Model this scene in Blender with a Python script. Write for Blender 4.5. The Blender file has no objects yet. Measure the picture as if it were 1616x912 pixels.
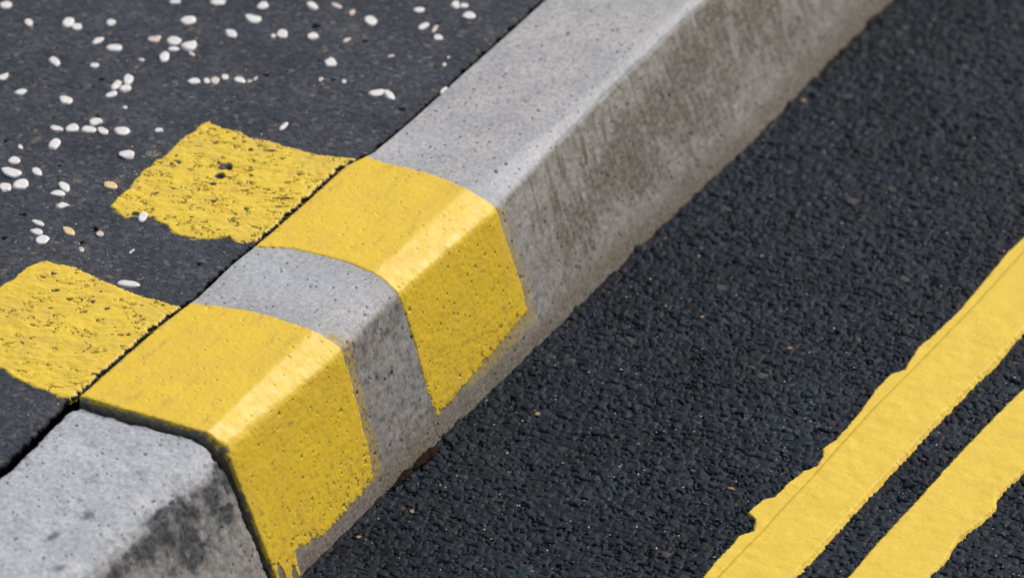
import bpy, math, random
import numpy as np
from mathutils import Vector, Matrix

# ------------------------------------------------------------------ camera, sky, sun, exposure
SC = bpy.context.scene
COL = SC.collection
W0, H0 = 1616.0, 912.0
F_PX, PITCH, AZ = 9757.0, math.radians(30.15), math.radians(28.139)
CAM = np.array([1.82091, -3.29199, 2.30753])
RIGHT = np.array([math.cos(AZ), math.sin(AZ), 0.0])
FWD = np.array([-math.sin(AZ) * math.cos(PITCH), math.cos(AZ) * math.cos(PITCH), -math.sin(PITCH)])
UP = np.cross(RIGHT, FWD)
cd = bpy.data.cameras.new('camera')
cam = bpy.data.objects.new('camera', cd)
COL.objects.link(cam)
m = Matrix((RIGHT, UP, -FWD)).transposed().to_4x4()
m.translation = Vector(CAM)
cam.matrix_world = m
cd.sensor_width = 36.0
cd.lens = F_PX / W0 * 36.0
cd.clip_start = 0.05
cd.clip_end = 500
cd.dof.use_dof = True
cd.dof.focus_distance = 4.36
cd.dof.aperture_fstop = 7.0
SC.camera = cam

SUN_DIR = Vector((0.20, 0.74, 0.66)).normalized()
world = bpy.data.worlds.new('World')
SC.world = world
world.use_nodes = True
wn = world.node_tree.nodes
wl = world.node_tree.links
sky = wn.new('ShaderNodeTexSky')
sky.sky_type = 'NISHITA'
sky.sun_disc = False
sky.sun_elevation = math.asin(SUN_DIR.z)
sky.sun_rotation = math.atan2(SUN_DIR.x, SUN_DIR.y)
sky.air_density = 1.0
sky.dust_density = 6.0
sky.ozone_density = 1.0
wl.new(sky.outputs[0], wn['Background'].inputs[0])
wn['Background'].inputs[1].default_value = 0.085
sd = bpy.data.lights.new('sun', 'SUN')
sd.energy = 1.2
sd.angle = math.radians(22)
sd.color = (1.0, 0.988, 0.965)
sun = bpy.data.objects.new('sun', sd)
COL.objects.link(sun)
sun.rotation_euler = SUN_DIR.to_track_quat('Z', 'Y').to_euler()
SC.view_settings.view_transform = 'Standard'
SC.view_settings.look = 'None'
SC.view_settings.gamma = 1.0
SC.view_settings.use_curve_mapping = False
SC.view_settings.exposure = 0.42


# ------------------------------------------------------------------ numeric helpers
def ray(px, py):
    d = FWD + RIGHT * ((px - W0 / 2) / F_PX) - UP * ((py - H0 / 2) / F_PX)
    return d


def at(px, py, z):
    d = ray(px, py)
    t = (z - CAM[2]) / d[2]
    return CAM + t * d


def h2(ix, iy, seed):
    ix = ix.astype(np.int64).astype(np.uint32)
    iy = iy.astype(np.int64).astype(np.uint32)
    h = ix * np.uint32(374761393) + iy * np.uint32(668265263) + np.uint32((seed * 2246822519 + 97) & 0xffffffff)
    h = (h ^ (h >> np.uint32(13))) * np.uint32(1274126177)
    h = (h ^ (h >> np.uint32(16))) * np.uint32(2246822519)
    h = h ^ (h >> np.uint32(15))
    return (h & np.uint32(0xffffff)).astype(np.float32) / np.float32(0xffffff)


def noise(x, y, seed=0):
    """gradient noise, about -1..1"""
    x = np.asarray(x, dtype=np.float64); y = np.asarray(y, dtype=np.float64)
    x, y = np.broadcast_arrays(x, y)
    ix = np.floor(x); iy = np.floor(y)
    fx = (x - ix).astype(np.float32); fy = (y - iy).astype(np.float32)
    u = fx * fx * fx * (fx * (fx * 6 - 15) + 10); v = fy * fy * fy * (fy * (fy * 6 - 15) + 10)
    r = 0
    for a in (0, 1):
        for b in (0, 1):
            t = h2(ix + a, iy + b, seed) * np.float32(2 * math.pi)
            g = np.cos(t) * (fx - a) + np.sin(t) * (fy - b)
            r = r + g * (u if a else 1 - u) * (v if b else 1 - v)
    return r * 1.5


def fbm(x, y, seed=0, octv=4, gain=0.5):
    r = 0; a = 1.0; n = 0
    for o in range(octv):
        r = r + a * noise(x * 2.03 ** o + 13.7 * o, y * 2.03 ** o - 7.1 * o, seed + 31 * o)
        n += a; a *= gain
    return r / n


def voronoi(x, y, seed):
    """distance to centre, distance to the border, cell randoms, offset from centre; unit cells"""
    ix = np.floor(x); iy = np.floor(y)
    f1 = np.full(x.shape, 9.0, np.float32); f2 = np.full(x.shape, 9.0, np.float32)
    cx = np.zeros(x.shape, np.float32); cy = np.zeros(x.shape, np.float32)
    ox = np.zeros(x.shape, np.float32); oy = np.zeros(x.shape, np.float32)
    for a in (-1, 0, 1):
        for b in (-1, 0, 1):
            jx = ix + a; jy = iy + b
            dx = (jx + 0.1 + 0.8 * h2(jx, jy, seed) - x).astype(np.float32)
            dy = (jy + 0.1 + 0.8 * h2(jx, jy, seed + 1) - y).astype(np.float32)
            d = np.sqrt(dx * dx + dy * dy)
            c = d < f1
            f2 = np.where(c, f1, np.minimum(f2, d))
            f1 = np.where(c, d, f1)
            cx = np.where(c, jx, cx); cy = np.where(c, jy, cy)
            ox = np.where(c, -dx, ox); oy = np.where(c, -dy, oy)
    return f1, (f2 - f1) * 0.5, cx, cy, ox, oy


def sstep(a, b, x):
    t = np.clip((x - a) / (b - a), 0, 1)
    return t * t * (3 - 2 * t)


def blur(a, k):
    """box blur of width k applied twice along both axes"""
    for ax in (0, 1, 0, 1):
        p = [(0, 0), (0, 0)]; p[ax] = (k // 2 + 1, k - k // 2 - 1)
        c = np.cumsum(np.pad(a, p, mode='edge'), axis=ax)
        n = a.shape[ax]
        a = (np.take(c, range(k, k + n), axis=ax) - np.take(c, range(0, n), axis=ax)) / k
    return a


def poly_sd(x, y, pts):
    """signed distance, positive inside"""
    pts = np.asarray(pts, float)
    d = np.full(x.shape, 1e9); ins = np.zeros(x.shape, bool)
    n = len(pts)
    for i in range(n):
        ax, ay = pts[i]; bx, by = pts[(i + 1) % n]
        ex, ey = bx - ax, by - ay
        t = np.clip(((x - ax) * ex + (y - ay) * ey) / (ex * ex + ey * ey + 1e-18), 0, 1)
        d = np.minimum(d, (x - ax - t * ex) ** 2 + (y - ay - t * ey) ** 2)
        c = (ay > y) != (by > y)
        if abs(ey) > 1e-12:
            ins ^= c & (x < (y - ay) * ex / ey + ax)
    return np.where(ins, 1, -1) * np.sqrt(d)


def spread(lo, hi, step, far_lo, far_hi, grow=1.06):
    """even spacing between lo and hi, then steps that grow until far_lo and far_hi"""
    mid = list(np.arange(lo, hi + step * .5, step))
    s = step; v = lo; left = []
    while v > far_lo:
        s *= grow; v -= s; left.append(max(v, far_lo))
    s = step; v = mid[-1]; right = []
    while v < far_hi:
        s *= grow; v += s; right.append(min(v, far_hi))
    return np.array(left[::-1] + mid + right)


# ------------------------------------------------------------------ mesh helpers
def link_mesh(name, verts, quads, mat, parent=None, attrs=None, smooth=True, tris=None):
    me = bpy.data.meshes.new(name)
    verts = np.ascontiguousarray(verts, np.float32)
    loops = np.ascontiguousarray(quads, np.int32).ravel()
    nq = len(quads)
    starts = np.arange(0, nq * 4, 4, dtype=np.int32)
    if tris is not None and len(tris):
        t = np.asarray(tris, np.int32)
        starts = np.concatenate([starts, nq * 4 + np.arange(0, len(t) * 3, 3, dtype=np.int32)])
        loops = np.concatenate([loops, t.ravel()])
    me.vertices.add(len(verts)); me.vertices.foreach_set('co', verts.ravel())
    me.loops.add(len(loops)); me.loops.foreach_set('vertex_index', loops)
    me.polygons.add(len(starts)); me.polygons.foreach_set('loop_start', starts)
    me.update(calc_edges=True)
    me.validate()
    me.polygons.foreach_set('use_smooth', np.full(len(me.polygons), smooth))
    for k, v in (attrs or {}).items():
        a = me.attributes.new(k, 'FLOAT', 'POINT')
        a.data.foreach_set('value', np.ascontiguousarray(v, np.float32).ravel())
    me.materials.append(mat)
    o = bpy.data.objects.new(name, me)
    COL.objects.link(o)
    if parent: o.parent = parent
    return o


def grid_quads(n, k, keep=None):
    i = np.arange(n - 1)[:, None] * k + np.arange(k - 1)[None, :]
    q = np.stack([i, i + k, i + k + 1, i + 1], -1)
    if keep is not None: return q[keep]
    return q.reshape(-1, 4)


def masked_grid(name, X, Y, Z, field, mat, parent=None, thr=0.0, attrs=None, flip=False):
    """grid surface kept only where the field of any corner is above thr"""
    n, k = X.shape
    f = field > thr
    keep = f[:-1, :-1] | f[1:, :-1] | f[:-1, 1:] | f[1:, 1:]
    q = grid_quads(n, k, keep)
    if flip: q = q[:, ::-1]
    used, inv = np.unique(q, return_inverse=True)
    V = np.stack([X, Y, Z], -1).reshape(-1, 3)[used]
    at_ = {a: v.ravel()[used] for a, v in (attrs or {}).items()}
    return link_mesh(name, V, inv.reshape(-1, 4), mat, parent, at_)


def tag(o, label, cat=None, group=None, kind=None):
    if label: o['label'] = label
    if cat: o['category'] = cat
    if group: o['group'] = group
    if kind: o['kind'] = kind
    return o


# ------------------------------------------------------------------ materials
class Mat:
    def __init__(self, name):
        self.m = bpy.data.materials.new(name); self.m.use_nodes = True
        self.nt = self.m.node_tree; self.b = self.nt.nodes['Principled BSDF']
        self.co = self.nt.nodes.new('ShaderNodeTexCoord').outputs['Object']

    def link(self, a, b): self.nt.links.new(a, b)

    def noise(self, scale, detail=4, rough=0.55, vec=None, dist=0.0):
        n = self.nt.nodes.new('ShaderNodeTexNoise')
        n.inputs['Scale'].default_value = scale; n.inputs['Detail'].default_value = detail
        n.inputs['Roughness'].default_value = rough; n.inputs['Distortion'].default_value = dist
        self.link(vec or self.co, n.inputs['Vector'])
        return n.outputs['Fac']

    def voro(self, scale, out='Distance', vec=None):
        n = self.nt.nodes.new('ShaderNodeTexVoronoi'); n.inputs['Scale'].default_value = scale
        self.link(vec or self.co, n.inputs['Vector'])
        return n.outputs[out]

    def attr(self, name):
        n = self.nt.nodes.new('ShaderNodeAttribute'); n.attribute_name = name
        return n.outputs['Fac']

    def ramp(self, fac, *stops):
        n = self.nt.nodes.new('ShaderNodeValToRGB'); e = n.color_ramp.elements
        while len(e) < len(stops): e.new(0.5)
        for el, (p, c) in zip(e, stops):
            el.position = p; el.color = (c, c, c, 1) if isinstance(c, (int, float)) else (*c, 1)
        self.link(fac, n.inputs['Fac'])
        return n.outputs['Color']

    def mix(self, fac, a, b, mode='MIX'):
        n = self.nt.nodes.new('ShaderNodeMix'); n.data_type = 'RGBA'; n.blend_type = mode
        for v, s in ((fac, n.inputs[0]), (a, n.inputs[6]), (b, n.inputs[7])):
            if hasattr(v, 'node'): self.link(v, s)
            elif isinstance(v, (int, float)): s.default_value = v
            else: s.default_value = (*v, 1)
        return n.outputs[2]

    def math(self, op, a, b=0.0, c=0.0):
        n = self.nt.nodes.new('ShaderNodeMath'); n.operation = op
        for v, s in zip((a, b, c), n.inputs):
            if hasattr(v, 'node'): self.link(v, s)
            else: s.default_value = v
        return n.outputs[0]

    def bump(self, h, dist, strength=1.0, prev=None):
        n = self.nt.nodes.new('ShaderNodeBump'); n.inputs['Distance'].default_value = dist
        n.inputs['Strength'].default_value = strength
        self.link(h, n.inputs['Height'])
        if prev: self.link(prev, n.inputs['Normal'])
        self.link(n.outputs[0], self.b.inputs['Normal'])
        return n.outputs[0]

    def set(self, color=None, rough=None, spec=None):
        for k, v in (('Base Color', color), ('Roughness', rough), ('Specular IOR Level', spec)):
            if v is None: continue
            s = self.b.inputs[k]
            if hasattr(v, 'node'): self.link(v, s)
            elif k == 'Base Color': s.default_value = (*v, 1)
            else: s.default_value = v
        return self


def mat_asphalt(name, dark, mid, lite, tan, rough, spec):
    M = Mat(name)
    c = M.ramp(M.attr('rnd'), (0.0, dark), (0.55, mid), (1.0, lite))
    c = M.mix(M.attr('tan'), c, tan)
    fine = M.noise(900, 3, 0.7)
    c = M.mix(0.9, c, M.ramp(fine, (0.25, 0.55), (0.75, 1.45)), 'MULTIPLY')
    big = M.noise(9, 4, 0.6)
    c = M.mix(0.8, c, M.ramp(big, (0.3, 0.8), (0.7, 1.2)), 'MULTIPLY')
    c = M.mix(M.attr('dust'), c, (0.16, 0.138, 0.115))
    M.set(c, M.ramp(M.noise(600, 2), (0.3, rough - .12), (0.7, rough + .12)), spec)
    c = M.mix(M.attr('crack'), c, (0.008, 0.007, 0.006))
    M.set(c)
    b = M.bump(M.noise(1400, 4, 0.65), 0.0003, 0.6)
    return M.m


def mat_paint(name, base, old, rough, speck=0.25):
    M = Mat(name)
    c = M.mix(M.ramp(M.noise(38, 5, 0.6), (0.42, 0.0), (0.72, 1.0)), base, old)
    c = M.mix(M.ramp(M.noise(260, 4, 0.6, dist=0.6), (0.56, 0.0), (0.74, speck)), c, (0.30, 0.23, 0.07))
    c = M.mix(M.ramp(M.noise(700, 2, 0.5), (0.70, 0.0), (0.76, speck * 1.6)), c, (0.07, 0.055, 0.025))
    c = M.mix(M.math('MULTIPLY', M.attr('grime'), M.ramp(M.noise(520, 4, .75), (.40, 0.15), (.60, 1.0))), c, (0.20, 0.135, 0.045))
    M.set(c, M.ramp(M.noise(120, 3), (0.3, rough - .07), (0.7, rough + .1)), 0.5)
    b = M.bump(M.noise(420, 5, 0.62), 0.0005, 0.3)
    return M.m


def mat_concrete():
    M = Mat('kerb_concrete')
    mp = M.nt.nodes.new('ShaderNodeMapping'); mp.inputs['Scale'].default_value = (1, .68, 1)
    M.link(M.co, mp.inputs['Vector']); M.co = mp.outputs[0]
    base = M.ramp(M.noise(26, 6, 0.65), (0.30, (0.33, 0.34, 0.35)), (0.5, (0.435, 0.44, 0.44)), (0.72, (0.54, 0.54, 0.53)))
    base = M.mix(M.ramp(M.noise(330, 4, 0.7), (0.38, 0.75), (0.52, 0.0)), base, (0.21, 0.215, 0.22))
    base = M.mix(M.ramp(M.noise(520, 3, 0.6, dist=.4), (0.56, 0.0), (0.68, 0.7)), base, (0.70, 0.69, 0.67))
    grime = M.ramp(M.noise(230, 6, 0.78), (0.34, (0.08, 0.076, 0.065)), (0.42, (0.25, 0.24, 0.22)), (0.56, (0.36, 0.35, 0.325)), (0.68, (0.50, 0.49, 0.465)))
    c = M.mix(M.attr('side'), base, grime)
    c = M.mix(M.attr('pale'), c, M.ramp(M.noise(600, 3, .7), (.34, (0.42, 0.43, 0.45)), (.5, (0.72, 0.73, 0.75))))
    c = M.mix(M.attr('tanny'), c, M.ramp(M.noise(300, 4, .7), (.35, (0.10, 0.070, 0.035)), (.65, (0.34, 0.265, 0.15))))
    olive = M.ramp(M.noise(380, 5, 0.78), (0.36, (0.045, 0.041, 0.024)), (0.64, (0.160, 0.146, 0.096)))
    c = M.mix(M.attr('algae'), c, olive)
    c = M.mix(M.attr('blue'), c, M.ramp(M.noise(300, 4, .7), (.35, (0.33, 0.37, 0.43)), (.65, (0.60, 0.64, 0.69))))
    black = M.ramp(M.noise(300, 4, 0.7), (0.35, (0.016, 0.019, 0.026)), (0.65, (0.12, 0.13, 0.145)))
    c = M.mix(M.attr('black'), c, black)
    c = M.mix(M.attr('soil'), c, M.ramp(M.noise(500, 4, .7), (0.35, (0.07, 0.055, 0.038)), (0.65, (0.30, 0.265, 0.21))))
    c = M.mix(M.attr('over'), c, (0.50, 0.34, 0.05))
    c = M.mix(M.attr('pit'), c, (0.035, 0.035, 0.035))
    M.set(c, 0.75, 0.35)
    b = M.bump(M.noise(700, 5, 0.7), 0.0005, 0.35)
    return M.m


M_ROAD = mat_asphalt('road_asphalt', (0.0010, 0.0038, 0.0088), (0.0038, 0.0102, 0.0200), (0.017, 0.033, 0.053),
                     (0.085, 0.080, 0.075), 0.52, 0.12)
M_PAVE = mat_asphalt('pavement_asphalt', (0.030, 0.038, 0.051), (0.055, 0.064, 0.079), (0.100, 0.107, 0.118),
                     (0.24, 0.20, 0.17), 0.75, 0.14)
M_PAINT = mat_paint('kerb_yellow_paint', (0.87, 0.600, 0.020), (0.80, 0.53, 0.035), 0.50)
M_PATCH = mat_paint('pavement_yellow_paint', (0.86, 0.61, 0.028), (0.74, 0.51, 0.05), 0.55, 0.45)
M_LINE = mat_paint('road_line_yellow', (0.86, 0.61, 0.045), (0.80, 0.55, 0.04), 0.6, 0.12)
M_CONC = mat_concrete()


def mat_chip(name, a, b, rough=0.5):
    M = Mat(name)
    c = M.ramp(M.noise(140, 3, 0.6), (0.3, a), (0.7, b))
    M.set(c, rough, 0.4); M.bump(M.noise(900, 3, .6), 0.0003, 0.6)
    return M.m


M_WHITE = mat_chip('white_pebble', (0.74, 0.72, 0.69), (0.88, 0.87, 0.85))
M_PINK = mat_chip('pinkish_pebble', (0.62, 0.50, 0.43), (0.76, 0.68, 0.62))
M_AMBER = mat_chip('amber_pebble', (0.80, 0.50, 0.16), (0.88, 0.74, 0.45))
M_RUST = mat_chip('rusty_litter', (0.006, 0.0025, 0.001), (0.024, 0.009, 0.003), 0.8)
M_RUST.node_tree.nodes['Principled BSDF'].inputs['Specular IOR Level'].default_value = .08
M_SPARK = mat_chip('grit_and_glints', (0.45, 0.46, 0.47), (0.80, 0.80, 0.80), 0.4)
M_ORANGE = mat_chip('orange_stone', (0.30, 0.15, 0.05), (0.48, 0.32, 0.15), 0.7)
M_GRIT = mat_chip('pale_grit', (0.30, 0.24, 0.20), (0.62, 0.56, 0.50), 0.5)

# ------------------------------------------------------------------ kerb profile and its wobble along the kerb
KH = 0.1124                       # kerb height above the road
XB, XI, XO, ZO = -0.150, -0.0551, -0.0373, 0.1042
SEG = np.array([(XB, -0.03), (XB, KH), (XI, KH), (XO, ZO), (0.0, 0.0), (0.0107, -0.03)])
SL = np.concatenate([[0], np.cumsum(np.hypot(*np.diff(SEG, axis=0).T))])
SL = SL - SL[1]                   # s = 0 at the back arris


def kerb_px(px, py):
    """photo pixel -> (s, y) on the kerb surface"""
    d = ray(px, py); best = None
    for i in (1, 2, 3):
        (x0, z0), (x1, z1) = SEG[i], SEG[i + 1]
        nx, nz = z1 - z0, -(x1 - x0)
        t = ((x0 - CAM[0]) * nx + (z0 - CAM[2]) * nz) / (d[0] * nx + d[2] * nz)
        P = CAM + t * d
        u = ((P[0] - x0) * (x1 - x0) + (P[2] - z0) * (z1 - z0)) / (SL[i + 1] - SL[i])
        lo = -1 if i == 1 else 0
        hi = SL[i + 1] - SL[i] if i < 3 else 1
        if lo <= u <= hi: best = (SL[i] + u, P[1]); break
        e = min(abs(u), abs(u - hi))
        if best is None or e < best[2]: best = (SL[i] + np.clip(u, lo, hi), P[1], e)
    return best[0], best[1]


def edge_curve(px_list, z, x_nom):
    p = np.array([at(a, b, z) for a, b in px_list]); p = p[np.argsort(p[:, 1])]
    return p[:, 1], p[:, 0] - x_nom


C_BACK = edge_curve([(860, 0), (785, 68), (715, 130), (655, 185), (590, 240), (545, 262), (490, 312), (430, 365), (365, 418), (310, 470), (250, 515), (190, 568), (125, 625)], KH, XB)
C_BACK = (np.concatenate([[-.40, -.3335, -.3199, -.2833, -.2450], C_BACK[0]]), np.concatenate([[-.0030, -.0027, -.0015, -.0038, -.0062], C_BACK[1]]))
C_IN = edge_curve([(1041, 37), (888, 185), (735, 300), (590, 430), (480, 535), (340, 670)], KH, XI)
C_OUT = edge_curve([(1041, 67), (965, 140), (817, 291), (775, 335), (628, 462), (530, 560), (358, 705)], ZO, XO)
C_FOOT = edge_curve([(1390, 10), (1270, 130), (1180, 230), (1100, 300), (1000, 390), (830, 560), (690, 690), (600, 780), (470, 912)], 0.0, 0.0)


def off(curve, y): return np.interp(y, *curve)


def back_x(y): return XB + off(C_BACK, y)


def kerb_base(s, y, soft_in=0.0010, soft_out=0.0030):
    """smooth kerb surface: s (n,), y (k,) -> X, Z, NX, NZ arrays (n, k)"""
    fs = np.arange(SL[0] - .02, SL[-1] + .02, 0.0004)
    fx = np.interp(fs, SL, SEG[:, 0]); fz = np.interp(fs, SL, SEG[:, 1])

    def sm(a, sig):
        k = int(sig * 4 / 0.0004) | 1; g = np.exp(-0.5 * (np.arange(-k, k + 1) * 0.0004 / sig) ** 2); g /= g.sum()
        return np.convolve(np.pad(a, k, mode='edge'), g, 'valid')
    w_out = np.exp(-((fs - SL[3]) / 0.012) ** 2)
    x = sm(fx, soft_in) * (1 - w_out) + sm(fx, soft_out) * w_out
    z = sm(fz, soft_in) * (1 - w_out) + sm(fz, soft_out) * w_out
    tx = np.gradient(x, fs); tz = np.gradient(z, fs); l = np.hypot(tx, tz)
    nx, nz = -tz / l, tx / l
    X = np.interp(s, fs, x)[:, None] + np.zeros((1, len(y)))
    Z = np.interp(s, fs, z)[:, None] + np.zeros((1, len(y)))
    NX = np.interp(s, fs, nx)[:, None] + 0 * X; NZ = np.interp(s, fs, nz)[:, None] + 0 * X
    # lateral wander of the arrises, measured
    o = np.stack([off(C_BACK, y), off(C_BACK, y), off(C_IN, y), off(C_OUT, y), off(C_FOOT, y), off(C_FOOT, y)])
    idx = np.interp(s, SL, np.arange(6)); i0 = np.clip(idx.astype(int), 0, 4); f = (idx - i0)[:, None]
    X = X + o[i0] * (1 - f) + o[i0 + 1] * f
    return X, Z, -NX * -1, NZ


def pits(S, Y, cell, seed, dens, rmin, rmax):
    """sparse round blow holes, 0..1"""
    f1, _, cx, cy, _, _ = voronoi(S / cell, Y / cell, seed)
    on = h2(cx, cy, seed + 5) < dens
    r = rmin + (rmax - rmin) * h2(cx, cy, seed + 6) ** 2
    return np.where(on, 1 - sstep(0.45 * r, r, f1 * cell), 0)


def kerb_relief(S, Y, seed):
    S = S + 0 * Y; Y = Y + 0 * S; Y0 = Y; Y = Y * .7
    n = 0.00055 * fbm(S / 0.022, Y / 0.026, seed, 4) + 0.00018 * fbm(S / 0.0035, Y / 0.0035, seed + 50, 3, .6)
    side = sstep(SL[3] - .004, SL[3] + .006, S)
    n = n + side * 0.00020 * fbm(S / 0.006, Y / 0.0055, seed + 90, 4, .65)
    worn = np.exp(-((S - SL[3]) / 0.007) ** 2)
    n = n - worn * 0.0011 * np.clip(fbm(Y / 0.012, S / 0.02, seed + 70, 4, .6) + .15, 0, 1)
    p = np.maximum(pits(S, Y0, 0.0065, seed + 7, .30, .0004, .0013), pits(S, Y0, 0.018, seed + 17, .4, .0007, .0020))
    return n - 0.0009 * p, p, side


def gauss_px(S, Y, blobs, strength=1.0):
    """sum of soft stains; blobs in photo pixels (x, y, radius along s, radius along y in metres)"""
    r = np.zeros(S.shape)
    for px, py, rs, ry, a in blobs:
        s0, y0 = kerb_px(px, py)
        r = np.maximum(r, a * np.exp(-((S - s0) / rs) ** 2 - ((Y - y0) / ry) ** 2))
    return r * strength


def band_polys():
    A = [(553, 238), (600, 256), (660, 270), (705, 284), (745, 302), (768, 318), (779, 338), (790, 370), (803, 405), (817, 445),
         (828, 492), (808, 515), (780, 548), (757, 575), (735, 603), (715, 628), (692, 656), (683, 640), (672, 607), (655, 545),
         (640, 500), (628, 466), (612, 446), (590, 431), (555, 416), (510, 404), (465, 394), (400, 391), (370, 392)]
    B = [(270, 482), (310, 480), (345, 484), (385, 490), (430, 500), (470, 513), (500, 525), (522, 540), (534, 560), (545, 592), (560, 645),
         (573, 695), (586, 745), (572, 770), (545, 800), (520, 826), (498, 850), (484, 843), (470, 866), (457, 900), (443, 905), (432, 903),
         (424, 1010), (300, 1000), (200, 800), (60, 700), (60, 620)]
    return [[kerb_px(*p) for p in q] for q in (A, B)]


BANDS = band_polys()
# lower end of the long stone and upper end of the near one, read along the joint
END_MAIN = np.array(sorted(kerb_px(*p) for p in [(125, 627), (180, 637), (250, 651), (300, 667), (330, 682), (348, 700), (358, 725), (374, 765), (392, 815), (405, 850), (425, 912)]))
END_Y = float(np.median(END_MAIN[:, 1]))
print('joint y', END_Y, END_MAIN[:, 1].round(4))

FINE = 0.0007


def kerbstone(name, parent, y_lo, y_hi, fine_lo, fine_hi, drop, seed, wear_lo, wear_hi, near):
    s = np.concatenate([np.linspace(SL[0], -.02, 12, endpoint=False), np.arange(-.02, SL[4] + .006, FINE), np.linspace(SL[4] + .008, SL[5], 5)])
    y = spread(fine_lo, fine_hi, FINE, y_lo, y_hi, 1.05)
    X, Z, NX, NZ = kerb_base(s, y, 0.0035 if near else 0.0010, 0.009 if near else 0.0030)
    S, Y = np.meshgrid(s, y, indexing='ij')
    rel, p, side = kerb_relief(S, Y, seed)
    if near:
        rel = rel + 0.0005 * fbm(S / .005, Y / .006, 403, 4, .65) - .0022 * np.clip(fbm(S / .012, Y / .014, 404, 4, .6) + .15, 0, 1) * (np.exp(-((Y - y_hi) / .008) ** 2) + np.exp(-(S / .006) ** 2))
        rel = rel + 0.0016 * fbm(S / 0.03, Y / 0.035, 401, 4) - 0.0022 * np.clip(fbm(Y / .03, S / .03, 411, 4), 0, 1) * np.exp(-((S - SL[3]) / .02) ** 2)
    # arris wear at both ends
    arris = np.exp(-((S - SL[3] + .003) / 0.012) ** 2)
    pull = np.zeros(S.shape)
    for ye, w, sg in ((y_lo, wear_lo, 1), (y_hi, wear_hi, -1)):
        r = (w + 1.6 * w * arris) * (1 + .55 * fbm(S / 0.009, Y * 0 + 3.3, seed + 200, 3, .6))
        r = np.maximum(r, .0006)
        d = np.clip((Y - ye) * sg, 0, None)
        t = np.clip(1 - d / r, 0, 1)
        pull += r * (1 - np.sqrt(np.clip(1 - t * t, 0, 1)))
    Yj = Y + 0.0007 * fbm(S / .012, Y * 0 + 1.0, seed + 300, 4, .6) * (np.exp(-((Y - y_lo) / .01) ** 2) + np.exp(-((Y - y_hi) / .01) ** 2))
    k = rel - pull
    X = X + NX * k; Zf = Z + NZ * k - drop
    # surface marks, and a chamfer highlight put into the colour
    dirt = sstep(SL[4] - 0.026, SL[4] - 0.004, S + 0.006 * fbm(S / .02, Y / .02, seed + 5, 4))
    nz = fbm(S / 0.045, Y / 0.006, seed + 61, 4, .6)
    nb = fbm(S / 0.012, Y / 0.012, seed + 62, 5, .62)
    if near:
        black = gauss_px(S, Y, [(355, 745, .012, .010, 1.), (335, 770, .010, .014, .9), (290, 800, .012, .020, 1.05), (262, 812, .010, .016, 1.),
                                (240, 850, .010, .022, .9), (300, 850, .018, .018, .9), (350, 800, .012, .014, .7), (255, 835, .014, .02, .9), (215, 862, .006, .02, .9), (190, 890, .007, .02, .8), (320, 840, .012, .01, .7), (275, 880, .014, .012, .55)])
        black = sstep(.10, .95, black * 1.35 + 1.5 * nb) * np.clip(black * 2.6, 0, 1)
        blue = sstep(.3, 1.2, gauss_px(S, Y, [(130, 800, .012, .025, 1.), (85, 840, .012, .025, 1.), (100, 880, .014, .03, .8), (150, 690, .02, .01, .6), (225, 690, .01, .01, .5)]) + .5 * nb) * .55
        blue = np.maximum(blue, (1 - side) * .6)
        d2 = gauss_px(S, Y, [(135, 802, .007, .009, .75), (85, 832, .005, .010, .55), (90, 880, .006, .012, .45)])
        black = np.maximum(black, sstep(.25, 1.0, d2 * 1.3 + .9 * nb) * .75)
        black = np.maximum(black, sstep(.12, .5, fbm(S / .016, Y / .02, 470, 5, .68)) * .38)
        black = np.maximum(black, sstep(.12, .8, gauss_px(S, Y, [(340, 770, .016, .022, .9), (285, 820, .018, .03, 1.), (235, 860, .016, .03, .9), (185, 900, .012, .03, .7)]) * .9 + .8 * fbm(S / .03, Y / .016, 471, 4, .55)) * .62 * sstep(SL[3] - .012, SL[3] + .002, S))
        algae = sstep(.1, .9, side * .35 + .35 * nb) * .5
        over = np.zeros(S.shape)
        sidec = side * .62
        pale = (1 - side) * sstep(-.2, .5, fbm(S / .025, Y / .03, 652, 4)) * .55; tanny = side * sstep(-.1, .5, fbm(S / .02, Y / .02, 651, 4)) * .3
    else:
        blobs = [(1135, 50, .020, .028, 1.), (1095, 110, .022, .030, .95), (1150, 120, .02, .03, .6), (1050, 175, .020, .040, .95), (1000, 225, .020, .035, 1.), (1010, 275, .016, .035, 1.),
                 (955, 290, .018, .030, .9), (920, 345, .020, .022, .9), (890, 380, .018, .016, .8), (1200, 30, .02, .04, .8), (1240, 70, .02, .05, .5), (880, 330, .012, .012, .5), (1110, 180, .02, .04, .6)]
        a = gauss_px(S, Y, blobs)
        a = np.maximum(a, .8 * sstep(.62, .8, Y) * np.exp(-((S - SL[3] - .05) / .03) ** 2))
        worm = sstep(.16, .04, np.abs(fbm(S / .0062, Y / .0088, 640, 3, .6))) * .75 + .25 * sstep(-.1, .3, fbm(S / .0015, Y / .002, 641, 2))
        zone = sstep(.16, .48, a * 1.0 + .75 * nz + .6 * nb)
        zone = np.maximum(zone, .35 * sstep(.05, .5, fbm(S / .02, Y / .03, 642, 4) + .25) * sstep(SL[3] + .03, SL[3] + .06, S) * (Y > .05))
        streak = sstep(.10, .30, fbm(S / .075, (Y + .22 * S) / .0085, 644, 3, .55)) * sstep(.10, .30, Y) * np.exp(-((S - SL[3] - .036) / .034) ** 2)
        algae = np.maximum(zone * (.30 + .70 * worm), streak * .9) * side
        # broken dark line just below the outer arris
        black = sstep(.5, 1.0, .55 * np.exp(-((S - SL[3] - .006) / .004) ** 2) * (Y > kerb_px(800, 400)[1]) + .8 * nb) * .4
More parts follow.
